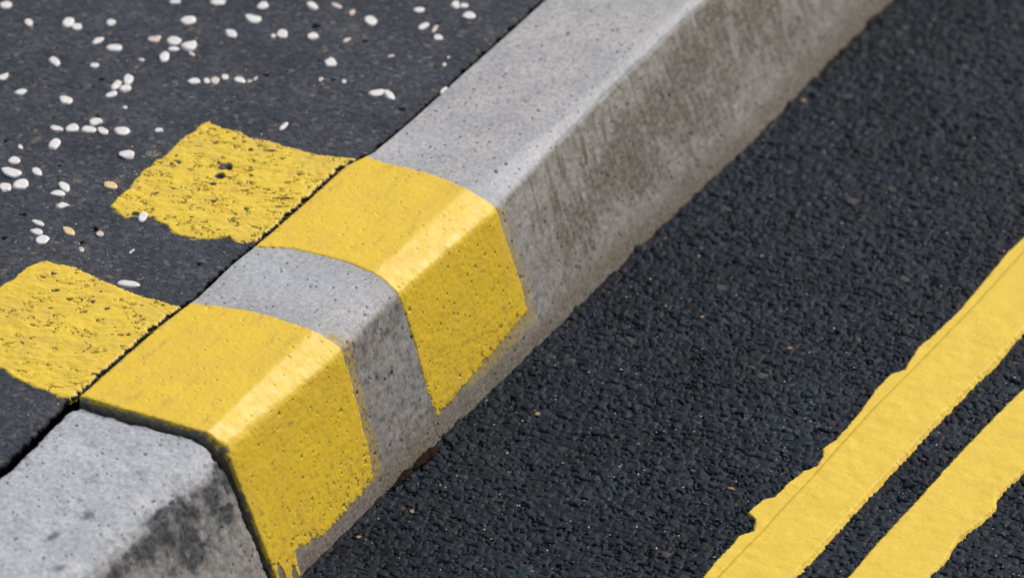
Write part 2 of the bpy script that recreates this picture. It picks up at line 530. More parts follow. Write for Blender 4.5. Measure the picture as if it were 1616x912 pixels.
        black = np.maximum(black, sstep(.35, .9, gauss_px(S, Y, [(545, 585, .006, .006, .8), (556, 572, .012, .004, .7), (575, 560, .008, .008, .5), (790, 440, .02, .003, .5), (845, 470, .01, .01, .5)]) + .5 * nb) * .6)
        gapz = sstep(kerb_px(690, 655)[1] + .01, kerb_px(690, 655)[1] - .01, Y) * side
        black = np.maximum(black, gapz * (.16 + .55 * sstep(.02, .35, fbm(S / .009, Y / .010, 680, 5, .7)) + .35 * np.exp(-((S - SL[3] - .012) / .012) ** 2) * sstep(-.2, .3, nb)))
        blue = (1 - side) * sstep(-.2, .8, gauss_px(S, Y, [(450, 440, .06, .03, .8), (800, 270, .02, .05, .6), (660, 230, .03, .03, .3), (960, 130, .012, .15, .6)]) + .25 * nb) * .55  # bluish top; the last blob adds to the painted far chamfer highlight
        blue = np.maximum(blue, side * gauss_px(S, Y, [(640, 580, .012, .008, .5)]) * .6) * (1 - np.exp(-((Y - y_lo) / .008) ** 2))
        pale = np.exp(-((S - (SL[2] + SL[3]) / 2 - .001) / .0085) ** 4) * sstep(.12, .22, Y) * np.clip(.85 + .9 * np.clip(nb, -.5, .4), 0, 1)  # highlight along the far chamfer, painted as a pale strip
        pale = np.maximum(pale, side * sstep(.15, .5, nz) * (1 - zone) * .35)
        tanny = np.exp(-((S - SL[3] - .0035) / .0022) ** 2) * sstep(-.25, .35, nb) * .8 + side * sstep(.1, .5, fbm(S / .02, Y / .02, 650, 4) + .1) * .25
        endz = np.exp(-((Y - y_lo) / .0065) ** 2)
        tanny = np.maximum(tanny, endz * sstep(-.45, .1, fbm(S / .006, Y / .003, 660, 4, .7)) * .8)
        over = endz * sstep(.08, .3, fbm(S / .005, Y / .003, 661, 4, .7)) * .7
        for bp, s_lo, gain in ((BANDS[0], SL[3] + .002, .75), (BANDS[1], SL[3] - .012, .95)):
            sdv = poly_sd(S, Y, bp)
            o_ = sstep(-.016, -.006, sdv + .007 * nb) * (sdv < .004) * (S > s_lo) * (S < SL[4] - .012) * (Y > np.median([q[1] for q in bp]))
            over = np.maximum(over, o_ * gain * sstep(-.16, .12, fbm(S / .004, Y / .003, 81, 4, .7)))
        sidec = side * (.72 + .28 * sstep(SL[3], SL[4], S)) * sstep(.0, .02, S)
    pitc = p * .95 * (fbm(S / .05, Y / .05, 9, 2) > -.25)
    end = np.exp(-((Y - y_lo) / .0022) ** 2) + np.exp(-((Y - y_hi) / .0022) ** 2)
    soil = np.clip(dirt * .8 + end * (.35 if not near else .5) * (np.clip(pull * 900, 0, 1)), 0, 1)
    n, q = S.shape
    V = np.stack([X, Yj, Zf], -1).reshape(-1, 3)
    quads = [grid_quads(n, q)]
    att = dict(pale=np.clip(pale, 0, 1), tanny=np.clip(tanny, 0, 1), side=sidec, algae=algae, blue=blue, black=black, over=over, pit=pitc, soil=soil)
    att = {a: list(v.ravel()[None]) for a, v in att.items()}
    att = {a: [v[0]] for a, v in att.items()}
    # end faces: rings from the rim towards the middle of the section
    base = len(V); Vs = [V]
    c = np.array([-.085, 0, .045 - drop])
    for col, sg, ye in ((0, 1, y_lo), (q - 1, -1, y_hi)):
        rim = V[np.arange(n) * q + col]
        prev = np.arange(n) * q + col
        scal = [1 - .0006 * i * 12 for i in range(1, 30)] + [.7, .5, .25, .02]
        for sc in scal:
            P = c + (rim - c) * np.array([sc, 1, sc]) + np.array([0, 0, 0])
            P[:, 1] = rim[:, 1] + sg * 0.0016 * (np.clip(fbm(P[:, 0] / .007, P[:, 2] / .005, seed + 400, 4, .7) + .1, -.3, 1) * min(1, (1 - sc) * 25))
            cur = base + np.arange(n)
            i = np.arange(n); j = (i + 1) % n
            qq = np.stack([prev[i], prev[j], cur[j], cur[i]], -1)
            if sg > 0: qq = qq[:, ::-1]
            quads.append(qq if sg < 0 else qq)
            Vs.append(P); base += n; prev = cur
            for a in att:
                att[a].append(np.zeros(n) + (0.0 if a not in ('soil', 'side', 'black', 'over', 'tanny') else .8 * np.ones(n) if a == 'side' else np.clip({'soil': .15, 'black': -.15, 'over': .0, 'tanny': .7}[a] + .9 * fbm(P[:, 0] / .008, P[:, 2] / .006, 430 + len(a), 4, .7), 0, .9)))
        tri_last = prev
    # bottom between first and last profile row
    i = np.arange(q - 1)
    quads.append(np.stack([(n - 1) * q + i, i, i + 1, (n - 1) * q + i + 1], -1))
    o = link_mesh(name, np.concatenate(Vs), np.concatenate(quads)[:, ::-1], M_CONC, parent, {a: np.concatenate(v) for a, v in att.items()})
    return o


JOINT = END_Y
kerb = bpy.data.objects.new('kerbstone', None); COL.objects.link(kerb); kerb.empty_display_size = .05
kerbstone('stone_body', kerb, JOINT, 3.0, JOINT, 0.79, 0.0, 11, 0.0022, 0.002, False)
tag(kerb, 'long grey concrete kerbstone with two yellow painted bands and olive green stains on its face', 'kerbstone', 'kerbstones between pavement and road')
NEAR_END = JOINT - 0.0024
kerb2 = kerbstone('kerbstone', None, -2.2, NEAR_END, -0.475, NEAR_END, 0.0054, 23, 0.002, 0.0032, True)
tag(kerb2, 'unpainted pale kerbstone with black stains, below the joint at the lower left corner', 'kerbstone', 'kerbstones between pavement and road')


def paint_band(poly, seed, label):
    P = np.array(poly)
    s = np.arange(max(P[:, 0].min() - .004, -.004), P[:, 0].max() + .004, 0.00055)
    y = np.arange(max(P[:, 1].min() - .004, JOINT + .0001), P[:, 1].max() + .004, 0.00055)
    X, Z, NX, NZ = kerb_base(s, y)
    S, Y = np.meshgrid(s, y, indexing='ij')
    rel, p, side = kerb_relief(S, Y, 11)
    arris = np.exp(-((S - SL[3] + .003) / 0.012) ** 2)
    w = 0.0022
    r = np.maximum((w + 1.6 * w * arris) * (1 + .55 * fbm(S / 0.009, Y * 0 + 3.3, 211, 3, .6)), .0006)
    d = Y - JOINT
    t = np.clip(1 - d / r, 0, 1)
    pull = r * (1 - np.sqrt(np.clip(1 - t * t, 0, 1)))
    sdv = poly_sd(S, Y, poly)
    low = sstep(SL[3] + .03, SL[4] - .01, S)
    sdv = sdv + 0.0012 * fbm(S / .008, Y / .005, seed, 4, .6) + 0.0008 * fbm(S / .002, Y / .002, seed + 3, 3, .6)
    dripz = sstep(JOINT + .075, JOINT + .02, Y) if seed > 550 else 0.0
    sdv = sdv + low * dripz * (.016 * np.clip(noise(S / .05 + 3, Y / .0062, seed + 5), -.8, .7) - .002)
    sdv = sdv + low * (.0050 * fbm(S / .0065, Y / .008, seed + 6, 4, .62) + .0030 * fbm(S / .0022, Y / .0026, seed + 8, 3, .6))
    sdv = np.minimum(sdv, S - .0006 + .0006 * noise(Y / .004, Y * 0, 88))
    sdv = np.minimum(sdv, (d - 0.4 * r) * .8 + (.0020 + .003 * arris) * fbm(S / .008, Y / .006, seed + 9, 4, .65))
    # a few gouges through the paint on the upright face
    g = fbm(S / .0045, Y / .0055, seed + 21, 4, .6) + .22 * side + .12 * low + .06 * fbm(S / .03, Y / .03, seed + 2, 2)
    gouge = sstep(.67, .79, g)
    th = np.where(sdv > 0, sstep(0, .0014, sdv) * .00030, np.maximum(sdv, -.002) * .7)
    th = th - gouge * .0011 - p * .0005 * (side * .6 + .05)
    relp = 0.75 * rel + .0002 * p + side * 0.00013 * fbm(S / .0032, Y / .0042, seed + 31, 3, .6) + 0.00012 * fbm(S / .006, Y / .006, seed + 33, 3)
    relp = np.where(th < 0, rel, relp)
    k = np.maximum(relp, rel * .5 + relp * .5) - pull + th + .00022
    gr = .6 * sstep(.16, .46, fbm(S / .0045, Y / .006, seed + 41, 4, .65) + .20 * low + .12 * fbm(S / .03, Y / .03, seed + 46, 3)) * side
    gr = np.maximum(gr, .8 * sstep(.004, .0, sdv) * sstep(-.15, .25, fbm(S / .003, Y / .003, seed + 42, 3)))
    gr = np.maximum(gr, (1 - side) * .40 * sstep(.10, .5, fbm(S / .010, (Y + S * .3) / .045, seed + 43, 5, .65)))
    gr = gr * (1 - .8 * np.exp(-((S - (SL[2] + SL[3]) / 2) / .011) ** 4))
    return masked_grid('paint_band', X + NX * k, Y, Z + NZ * k, sdv, M_PAINT, kerb, thr=-.0012, flip=True, attrs=dict(grime=gr))


tag(paint_band(BANDS[0], 501, ''), 'yellow painted band further from the joint')
tag(paint_band(BANDS[1], 601, ''), 'yellow painted band at the joint, with paint drips at its foot')


# ------------------------------------------------------------------ road
def road_h(x, y):
    """chippings: returns height (about -0.003..0.0008), stone random, tan flag"""
    wx = x + .0012 * noise(x / .006, y / .006, 3); wy = y + .0012 * noise(x / .006, y / .006, 4)
    out = None; R = None
    flat = sstep(-.12, .35, fbm(x / .035, y / .03, 71, 3, .6))
    fill = sstep(-.26 - .25 * flat, .10 - .25 * flat, fbm(x / .0085, y / .0075, 72, 3, .6))
    bed = -.0042 + .0034 * fill + .0002 * noise(x / .0016, y / .0016, 73)
    for cell, seed, dens, lift in ((0.0078, 900, .58, 0.0), (0.0052, 930, .8, -.0004), (0.0032, 960, 1.1, -.0010)):
        f1, e, cx, cy, ox, oy = voronoi(wx / cell, wy / cell * .94, seed)
        rn = h2(cx, cy, seed + 2); rz = h2(cx, cy, seed + 3)
        ta = (h2(cx, cy, seed + 4) - .5) * .5; tb = (h2(cx, cy, seed + 7) - .5) * .5
        top = lift * .7 - .0009 * (rz * rz) * (1 - .5 * flat) + (ox * ta + oy * tb) * cell * .65 - .00025 * (f1 * 1.6) ** 2
        edge = sstep(.0, .17, e)
        hgt = top * edge + (1 - edge) * bed
        hgt = np.where(h2(cx, cy, seed + 8) < dens, hgt, -.0045)
        if out is None: out, R = hgt, rn
        else:
            c = hgt > out
            out = np.where(c, hgt, out); R = np.where(c, rn, R)
    fine = .00012 * fbm(x / .0011, y / .0011, 77, 2)
    return np.maximum(out, -.0036) + fine + .0009 * fbm(x / .05, y / .05, 66, 3), R


x = spread(-0.012, 0.46, 0.0006, -0.03, 30.0, 1.07)
y = spread(-0.25, 0.84, 0.0007, -30.0, 40.0, 1.07)
X, Y = np.meshgrid(x, y, indexing='ij')
Z, R = road_h(X, Y)
fade = np.exp(-np.clip(np.maximum.reduce([X - .6, Y - 1.0, -.45 - Y]), 0, None) / .4)
Z = Z * fade - .0008 * (1 - fade)
Z = Z - .0026 * np.exp(-(np.clip(X, 0, None) / .0024) ** 2) * sstep(-.45, .1, fbm(Y / .02, X * 0, 43, 3))
Z = Z + .0015 * np.exp(-np.clip(X, 0, None) / .012) * fbm(Y / .03, X * 0, 44, 3)
rs = np.random.RandomState(5)
tan = (R > .992) * .6
dust = np.clip(sstep(.35, .9, np.exp(-np.clip(X, 0, None) / .007) + .6 * fbm(X / .005, Y / .010, 45, 4)), 0, 1) * .22
R2 = np.clip(R * .55 + .2 + .35 * fbm(X / .09, Y / .09, 48, 3) + .5 * np.clip(fbm(X / .0016, Y / .0016, 49, 2), 0, 1) * (R > .5), 0, 1)
road = link_mesh('road', np.stack([X, Y, Z], -1).reshape(-1, 3), grid_quads(*X.shape), M_ROAD, None,
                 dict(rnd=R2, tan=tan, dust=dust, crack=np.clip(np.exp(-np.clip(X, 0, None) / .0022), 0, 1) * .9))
tag(road, None, kind='structure')

# ------------------------------------------------------------------ pavement
PZ = KH - 0.0012
HOLES = [(357, 266, .0042), (347, 279, .0026), (45, 27, .0018), (55, 40, .0012), (497, 42, .0038), (59, 350, .002), (149, 362, .0032), (128, 383, .002), (8, 222, .0018), (152, 185, .0022),
         (35, 338, .0025), (5, 375, .0022), (160, 125, .003), (690, 37, .002), (503, 96, .001), (313, 416, .0022), (215, 300, .0012), (420, 118, .002), (524, 126, .002), (93, 261, .0015),
         (575, 65, .002), (705, 90, .002), (634, 172, .0025), (272, 67, .002), (244, 68, .0015)]
HOLES = [(*at(a, b, PZ)[:2], r) for a, b, r in HOLES]


def pave_h(x, y):
    f1, e, cx, cy, ox, oy = voronoi(x / .0034, y / .0034, 1200)
    r1 = h2(cx, cy, 1203)
    a = -.00028 * r1 + .00035 * (sstep(0, .2, e) - 1) * (h2(cx, cy, 1204) > .35) + (ox * (h2(cx, cy, 1205) - .5) + oy * (h2(cx, cy, 1206) - .5)) * .0004
    a = a + .00025 * fbm(x / .0014, y / .0014, 1210, 3, .6) + .0006 * fbm(x / .03, y / .03, 1211, 4)
    deep = sstep(.50, .62, fbm(x / .010, y / .007, 1212, 4, .6))
    a = a - .0012 * deep
    for hx, hy, r in HOLES:
        dx, dy = x - hx, y - hy
        m_ = (np.abs(dx) < 3 * r) & (np.abs(dy) < 3 * r)
        if m_.any():
            dd = np.hypot(dx[m_], dy[m_]) * (1 + .4 * noise(x[m_] / (r * 1.2), y[m_] / (r * 1.2), 5))
            a[m_] -= .0035 * (1 - sstep(.55 * r, 1.1 * r, dd))
    return a, r1


def pave_edge(y):
    gap = .0022 + .0065 * np.clip(fbm(y / .011, y * 0, 1301, 4, .65) + .05, 0, 1) - .0012 * sstep(JOINT + .004, JOINT - .03, y)
    return back_x(y) - gap + .0006 * fbm(y / .004, y * 0 + 5, 1302, 3, .6)


u = spread(0.0, 0.40, 0.0007, 0.0, 30.0, 1.07)
SK = 14
u = np.concatenate([np.zeros(SK), u])
y = spread(-0.34, 0.50, 0.0007, -30.0, 40.0, 1.07)
U, Y = np.meshgrid(u, y, indexing='ij')
X = pave_edge(y)[None, :] - U
Hh, R = pave_h(X, Y)
fade = np.exp(-np.clip(np.maximum.reduce([-.65 - X, Y - .8, -.6 - Y]), 0, None) / .4)
Hh = Hh * fade
re = .0018 + .0012 * np.clip(fbm(Y / .007, U / .01, 1303, 3), -.8, 1)
t = np.clip(1 - U / re, 0, 1)
Z = PZ + Hh - re * (1 - np.sqrt(1 - t * t)) * 1.1
crumb = np.exp(-U / .006) * .0011 * np.clip(fbm(X / .004, Y / .004, 1304, 3, .6), -1, .1)
Z = Z + crumb
for i_ in range(SK):
    f_ = (SK - i_) / SK
    Z[i_] = Z[SK] * (1 - f_ ** 1.6)
    X[i_] -= .0065 * sstep(0, .16, f_) * (1 + fbm(Z[i_] / .004, y / .004, 1320, 3))
brown = sstep(.20, .55, fbm(X / .012, Y / .010, 1310, 5, .72)) * .22
brown = np.maximum(brown, sstep(.34, .5, fbm(X / .0035, Y / .0042, 1340, 4, .62) + .12 * fbm(X / .05, Y / .05, 1341, 2)) * .62)
tan = ((R > .965) & (noise(X / .02, Y / .02, 1311) > -.1)) * .75 * (fbm(X / .0016, Y / .0016, 1312, 2) > -.1)
flaw = np.zeros(X.shape)
for a_, b_, rx, amt in ((243, 243, .006, 1.0), (185, 285, .0055, .8), (197, 275, .004, .4), (155, 357, .004, .4), (60, 130, .010, .25), (120, 125, .008, .3)):
    c = at(a_, b_, PZ)
    flaw = np.maximum(flaw, amt * np.exp(-((X - c[0]) ** 2 + (Y - c[1]) ** 2) / rx ** 2))
brown = np.maximum(brown, sstep(.35, .8, flaw + .55 * fbm(X / .003, Y / .003, 1313, 4, .7)) * .85)
R2 = np.clip(.5 + (R - .5) * .75 + .35 * fbm(X / .0022, Y / .0022, 1315, 3, .6) + .4 * fbm(X / .06, Y / .05, 1314, 4), 0, 1)
pave = link_mesh('pavement', np.stack([X, Y, Z], -1).reshape(-1, 3), grid_quads(*X.shape)[:, ::-1], M_PAVE, None,
                 dict(rnd=R2, tan=tan, dust=brown, crack=np.where(np.arange(len(u))[:, None] < SK, 1.0, sstep(.0022, .0002, U) * .9)))
tag(pave, None, kind='structure')


# ------------------------------------------------------------------ paint lying on the pavement
def pave_patch(pix, seed, holes, wear, label):
    poly = [tuple(at(a, b, PZ)[:2]) for a, b in pix]
    P = np.array(poly)
    x = np.arange(P[:, 0].min() - .004, P[:, 0].max() + .02, .0006)
    y = np.arange(P[:, 1].min() - .004, P[:, 1].max() + .004, .0006)
    X, Y = np.meshgrid(x, y, indexing='ij')
    h, _ = pave_h(X, Y)
    sdv = poly_sd(X, Y, poly) + .0018 * fbm(X / .008, Y / .010, seed, 4, .6) + .0012 * fbm(X / .0022, Y / .003, seed + 1, 3, .6)
    U = pave_edge(Y.ravel()).reshape(Y.shape) - X
    sdv = np.minimum(sdv, U - .0016 + .0008 * noise(Y / .003, X * 0, 89))
    # wear: short furrows, pock marks and cracks
    a = fbm((X * .9 + Y * .45) / .0115, (Y * .9 - X * .45) / .0060, seed + 7, 4, .5)
    b = 1 - np.abs(fbm((X + Y * .3) / .016, (Y - X * .3) / .009, seed + 9, 4, .6)) * 11
    cmask = sstep(.05 - wear * 3, .30 - wear * 3, fbm(X / .02, Y / .018, seed + 11, 3))
    hole = np.maximum(sstep(.46 - wear * 1.7, .53 - wear * 1.7, a), sstep(.55, .9, b) * cmask * .9)
    hole = np.maximum(hole, sstep(.42, .55, fbm(X / .004, Y / .004, seed + 15, 3, .6) - .32 + wear * 1.6 + .18 * sstep(.012, .0, sdv)))
    for (a_, b_, rr) in holes:
        c = at(a_, b_, PZ)
        dd = np.hypot(X - c[0], Y - c[1]) * (1 + .5 * noise(X / (rr * .9), Y / (rr * .9), 9))
        hole = np.maximum(hole, 1 - sstep(.75 * rr, 1.05 * rr, dd))
    hb = blur(h, 5)
    th = np.where(sdv > 0, sstep(0, .0014, sdv) * .0007, np.maximum(sdv, -.002))
    lumps = .00065 * fbm((X + Y * .4) / .016, (Y - X * .4) / .008, seed + 21, 4, .5)
    z = PZ + np.maximum(.80 * hb + .20 * h, -.0012) + th + lumps - hole * .0021
    t = np.clip(1 - U / .0016, 0, 1)
    z = z - .0018 * (1 - np.sqrt(1 - t * t))
    o = masked_grid('paint_patch', X, Y, z, sdv, M_PATCH, thr=-.0012)
    return tag(o, label, 'paint patch', 'yellow paint patches on the pavement')


pave_patch([(330, 193), (352, 203), (378, 208), (395, 217), (425, 222), (445, 230), (475, 237), (500, 244), (560, 250), (560, 290), (480, 320), (430, 400), (400, 381), (380, 385), (360, 376),
            (330, 378), (300, 377), (272, 368), (262, 355), (246, 350), (238, 343), (215, 342), (195, 345), (173, 326), (185, 312), (205, 295), (222, 272), (240, 258), (262, 245), (280, 225), (292, 215), (308, 207), (316, 196)],
           1500, [(356, 263, .0056), (347, 277, .0038), (335, 291, .0022), (395, 237, .0022), (384, 225, .0014), (214, 338, .0030), (270, 259, .0014), (282, 258, .0016), (337, 318, .002)], .055,
           'worn yellow paint patch on the pavement, pocked and with a black hole in it')
pave_patch([(-90, 520), (-40, 478), (0, 452), (20, 440), (40, 424), (62, 413), (75, 411), (92, 417), (120, 422), (150, 436), (170, 447), (200, 458), (225, 468), (250, 474), (290, 486),
            (250, 530), (190, 585), (130, 640), (112, 629), (95, 627), (70, 617), (45, 606), (22, 596), (5, 582), (-25, 570), (-80, 550)],
           1600, [(83, 432, .0018), (146, 476, .0015), (168, 487, .0018)], .012,
           'smoother yellow paint patch on the pavement, cut by the left edge of the picture')


# ------------------------------------------------------------------ double yellow lines
def line_layer(name, left_px, right_px, z_lift, seed, parent, ragged, follow):
    z0 = .0012
    L = np.array([at(a, b, z0)[:2] for a, b in left_px]); Rr = np.array([at(a, b, z0)[:2] for a, b in right_px])
    L = L[np.argsort(L[:, 1])]; Rr = Rr[np.argsort(Rr[:, 1])]
    x = np.arange(L[:, 0].min() - .008, Rr[:, 0].max() + .008, .0006)
    y = spread(-.20, .34, .0006, -2.5, 4.0, 1.05)
    X, Y = np.meshgrid(x, y, indexing='ij')

    def ev(A): return np.interp(Y, A[:, 1], A[:, 0])
    lx, rx = ev(L), ev(Rr)
    rl, rr = ragged
    sdl = X - lx + rl * (.0006 * fbm(Y / .012, X / .05, seed, 4, .6) + .0012 * fbm(Y / .0035, X / .003, seed + 1, 3, .6))
    sdr = rx - X + rr * (.0006 * fbm(Y / .012, X / .02, seed + 4, 4, .65) + .0010 * fbm(Y / .007, X / .004, seed + 5, 4, .65))
    if not rl: sdl = sdl + .0008 * fbm(Y / .05, Y * 0, seed + 6, 3)
    sdv = np.minimum(sdl, sdr)
    h, _ = road_h(X, Y)
    hb = blur(h, 9)
    z = z_lift + follow * (hb + .0012)
    z = z + .0002 * fbm(X / .02, Y / .012, seed + 11, 4) + .00012 * fbm(X / .003, Y / .003, seed + 12, 2)
    z = z + np.where(sdv > 0, (sstep(0, np.where(sdl < sdr, .0009 if rl else .0026, .0009), sdv) - 1) * .0011, -.0011 + np.maximum(sdv, -.003) * 1.2)
    z = z - .0008 * pits(X, Y, .009, seed + 20, .10, .0003, .0006)
    return masked_grid(name, X, Y, z, sdv, M_LINE, parent, thr=-.002)


def ext(p, a, b):
    """continue a measured edge straight beyond the frame"""
    p = [tuple(q) for q in p]
    def go(p0, p1, k): return (p1[0] + (p1[0] - p0[0]) * k, p1[1] + (p1[1] - p0[1]) * k)
    return [go(b, a, 1.0)] + p + [go(a, b, 1.0)]


E_L1 = ext([(1616, 372), (1590, 396), (1560, 433), (1535, 462), (1510, 492), (1478, 522), (1450, 545), (1432, 572), (1428, 582), (1405, 588), (1382, 612), (1355, 650), (1340, 668),
            (1318, 692), (1298, 705), (1299, 718), (1288, 734), (1268, 741), (1243, 760), (1222, 782), (1204, 786), (1180, 806), (1192, 818), (1189, 836), (1168, 842), (1150, 862), (1130, 882), (1108, 910)], (1616, 372), (1108, 910))
E_CR = ext([(1616, 395), (1540, 479), (1445, 577), (1380, 642), (1300, 731), (1210, 829), (1130, 912)], (1616, 395), (1130, 912))
E_R1 = ext([(1616, 520), (1560, 582), (1500, 641), (1430, 716), (1340, 812), (1250, 912)], (1616, 520), (1250, 912))
line1 = bpy.data.objects.new('yellow_line', None); COL.objects.link(line1); line1.empty_display_size = .05
tag(line1, 'yellow road line nearer the kerb, with a spilled ragged left edge', 'road line', 'double yellow lines on the road')
line_layer('paint_strip', E_CR, E_R1, .0024, 2100, line1, (0, 1), .35)
E_IN = [(a + 34, b) for a, b in E_CR]
tag(line_layer('paint_spill', E_L1, E_IN, .0004, 2150, line1, (1, 0), .40), 'thin ragged spill of yellow along the left of the strip')
line2 = line_layer('yellow_line', ext([(1616, 612), (1560, 667), (1500, 730), (1440, 797), (1390, 850), (1337, 912)], (1616, 612), (1337, 912)),
                   ext([(1616, 742), (1596, 760), (1572, 783), (1570, 800), (1540, 828), (1512, 848), (1492, 882), (1462, 912)], (1616, 742), (1462, 912)), .0014, 2200, None, (1, 1), .35)
tag(line2, 'yellow road line further from the kerb, in the lower right corner', 'road line', 'double yellow lines on the road')


# ------------------------------------------------------------------ pebbles and chips
def sphere_grid(nu=22, nv=32):
    v = []; q = []; t = []
    for i in range(1, nu):
        for j in range(nv):
            th, ph = math.pi * i / nu, 2 * math.pi * j / nv
            v.append((math.sin(th) * math.cos(ph), math.sin(th) * math.sin(ph), math.cos(th)))
    for i in range(nu - 2):
        for j in range(nv):
            a = i * nv + j; b = i * nv + (j + 1) % nv
            q.append((a, a + nv, b + nv, b))
    top = len(v); v.append((0, 0, 1)); bot = len(v); v.append((0, 0, -1))
    for j in range(nv):
        t.append((top, j, (j + 1) % nv)); k = (nu - 2) * nv
        t.append((bot, k + (j + 1) % nv, k + j))
    return np.array(v), np.array(q), np.array(t)


SPH = sphere_grid()
rng = np.random.RandomState(77)


def pebble_shape(kind):
    d = SPH[0]; r = np.ones(len(d))
    n = {'o': 5, 'a': 9, 's': 6, 'k': 5}[kind]
    p = {'o': 9, 'a': 26, 's': 10, 'k': 9}[kind]
    inv = np.zeros(len(d))
    for _ in range(n):
        a = rng.uniform(0, 2 * math.pi); el = rng.uniform(-.25, .5)
        nv_ = np.array([math.cos(a) * math.cos(el), math.sin(a) * math.cos(el), math.sin(el)])
        dist = rng.uniform(.72, 1.0) if kind == 'a' else rng.uniform(.80, 1.1)
        inv = inv + np.maximum(d @ nv_ / dist, 0) ** p
    inv = inv + (np.maximum(d @ np.array([rng.uniform(-.15, .15), rng.uniform(-.15, .15), 1.0]), 0) / .66) ** p + (1 / 1.06) ** p
    r = inv ** (-1 / p)
    v = d * r[:, None]
    w = .05 if kind != 'a' else .03
    s0 = rng.randint(1000)
    v = v * (1 + w * noise(v[:, 0] * 1.6 + s0, v[:, 1] * 1.6 + v[:, 2], 8)[:, None] + .02 * noise(v[:, 0] * 5 + s0, v[:, 1] * 5 + v[:, 2] * 3, 9)[:, None])
    v = v / np.abs(v[:, :2]).max(0).mean() * np.array([1, 1, 1])
    if kind == 'k': v[:, 1] += .45 * (v[:, 0] ** 2 - .3)
    return v


def pebble(px, py, w, h, rot, kind, mat, label, name='white_pebble', cat='pebble', group='white pebbles set in the dark pavement', z0=PZ, hfun=pave_h, k_th=.26):
    w, h = w * 1.10, h * 1.14
    c = at(px, py + .12 * h, z0 + .0006)
    a = math.radians(rot)
    e1 = at(px + math.cos(a) * w / 2, py - math.sin(a) * w / 2, z0) - at(px, py, z0)
    e2 = (at(px - math.sin(a) * h / 2, py - math.cos(a) * h / 2, z0) - at(px, py, z0)) * (.80 + .20 * abs(math.sin(a)))
    th = min(np.hypot(*e1[:2]), np.hypot(*e2[:2])) * k_th * 1.3
    V = pebble_shape(kind)
    P = V[:, :1] * e1[None] + V[:, 1:2] * e2[None]
    P[:, 2] = V[:, 2] * th
    hh = float(hfun(np.array([[c[0]]]), np.array([[c[1]]]))[0][0, 0])
    o = link_mesh(name, P, SPH[1], mat, None, None, True, SPH[2])
    o.location = (c[0], c[1], z0 + max(hh, -.0008) + th * .0 + .0001)
    return tag(o, label, cat, group)


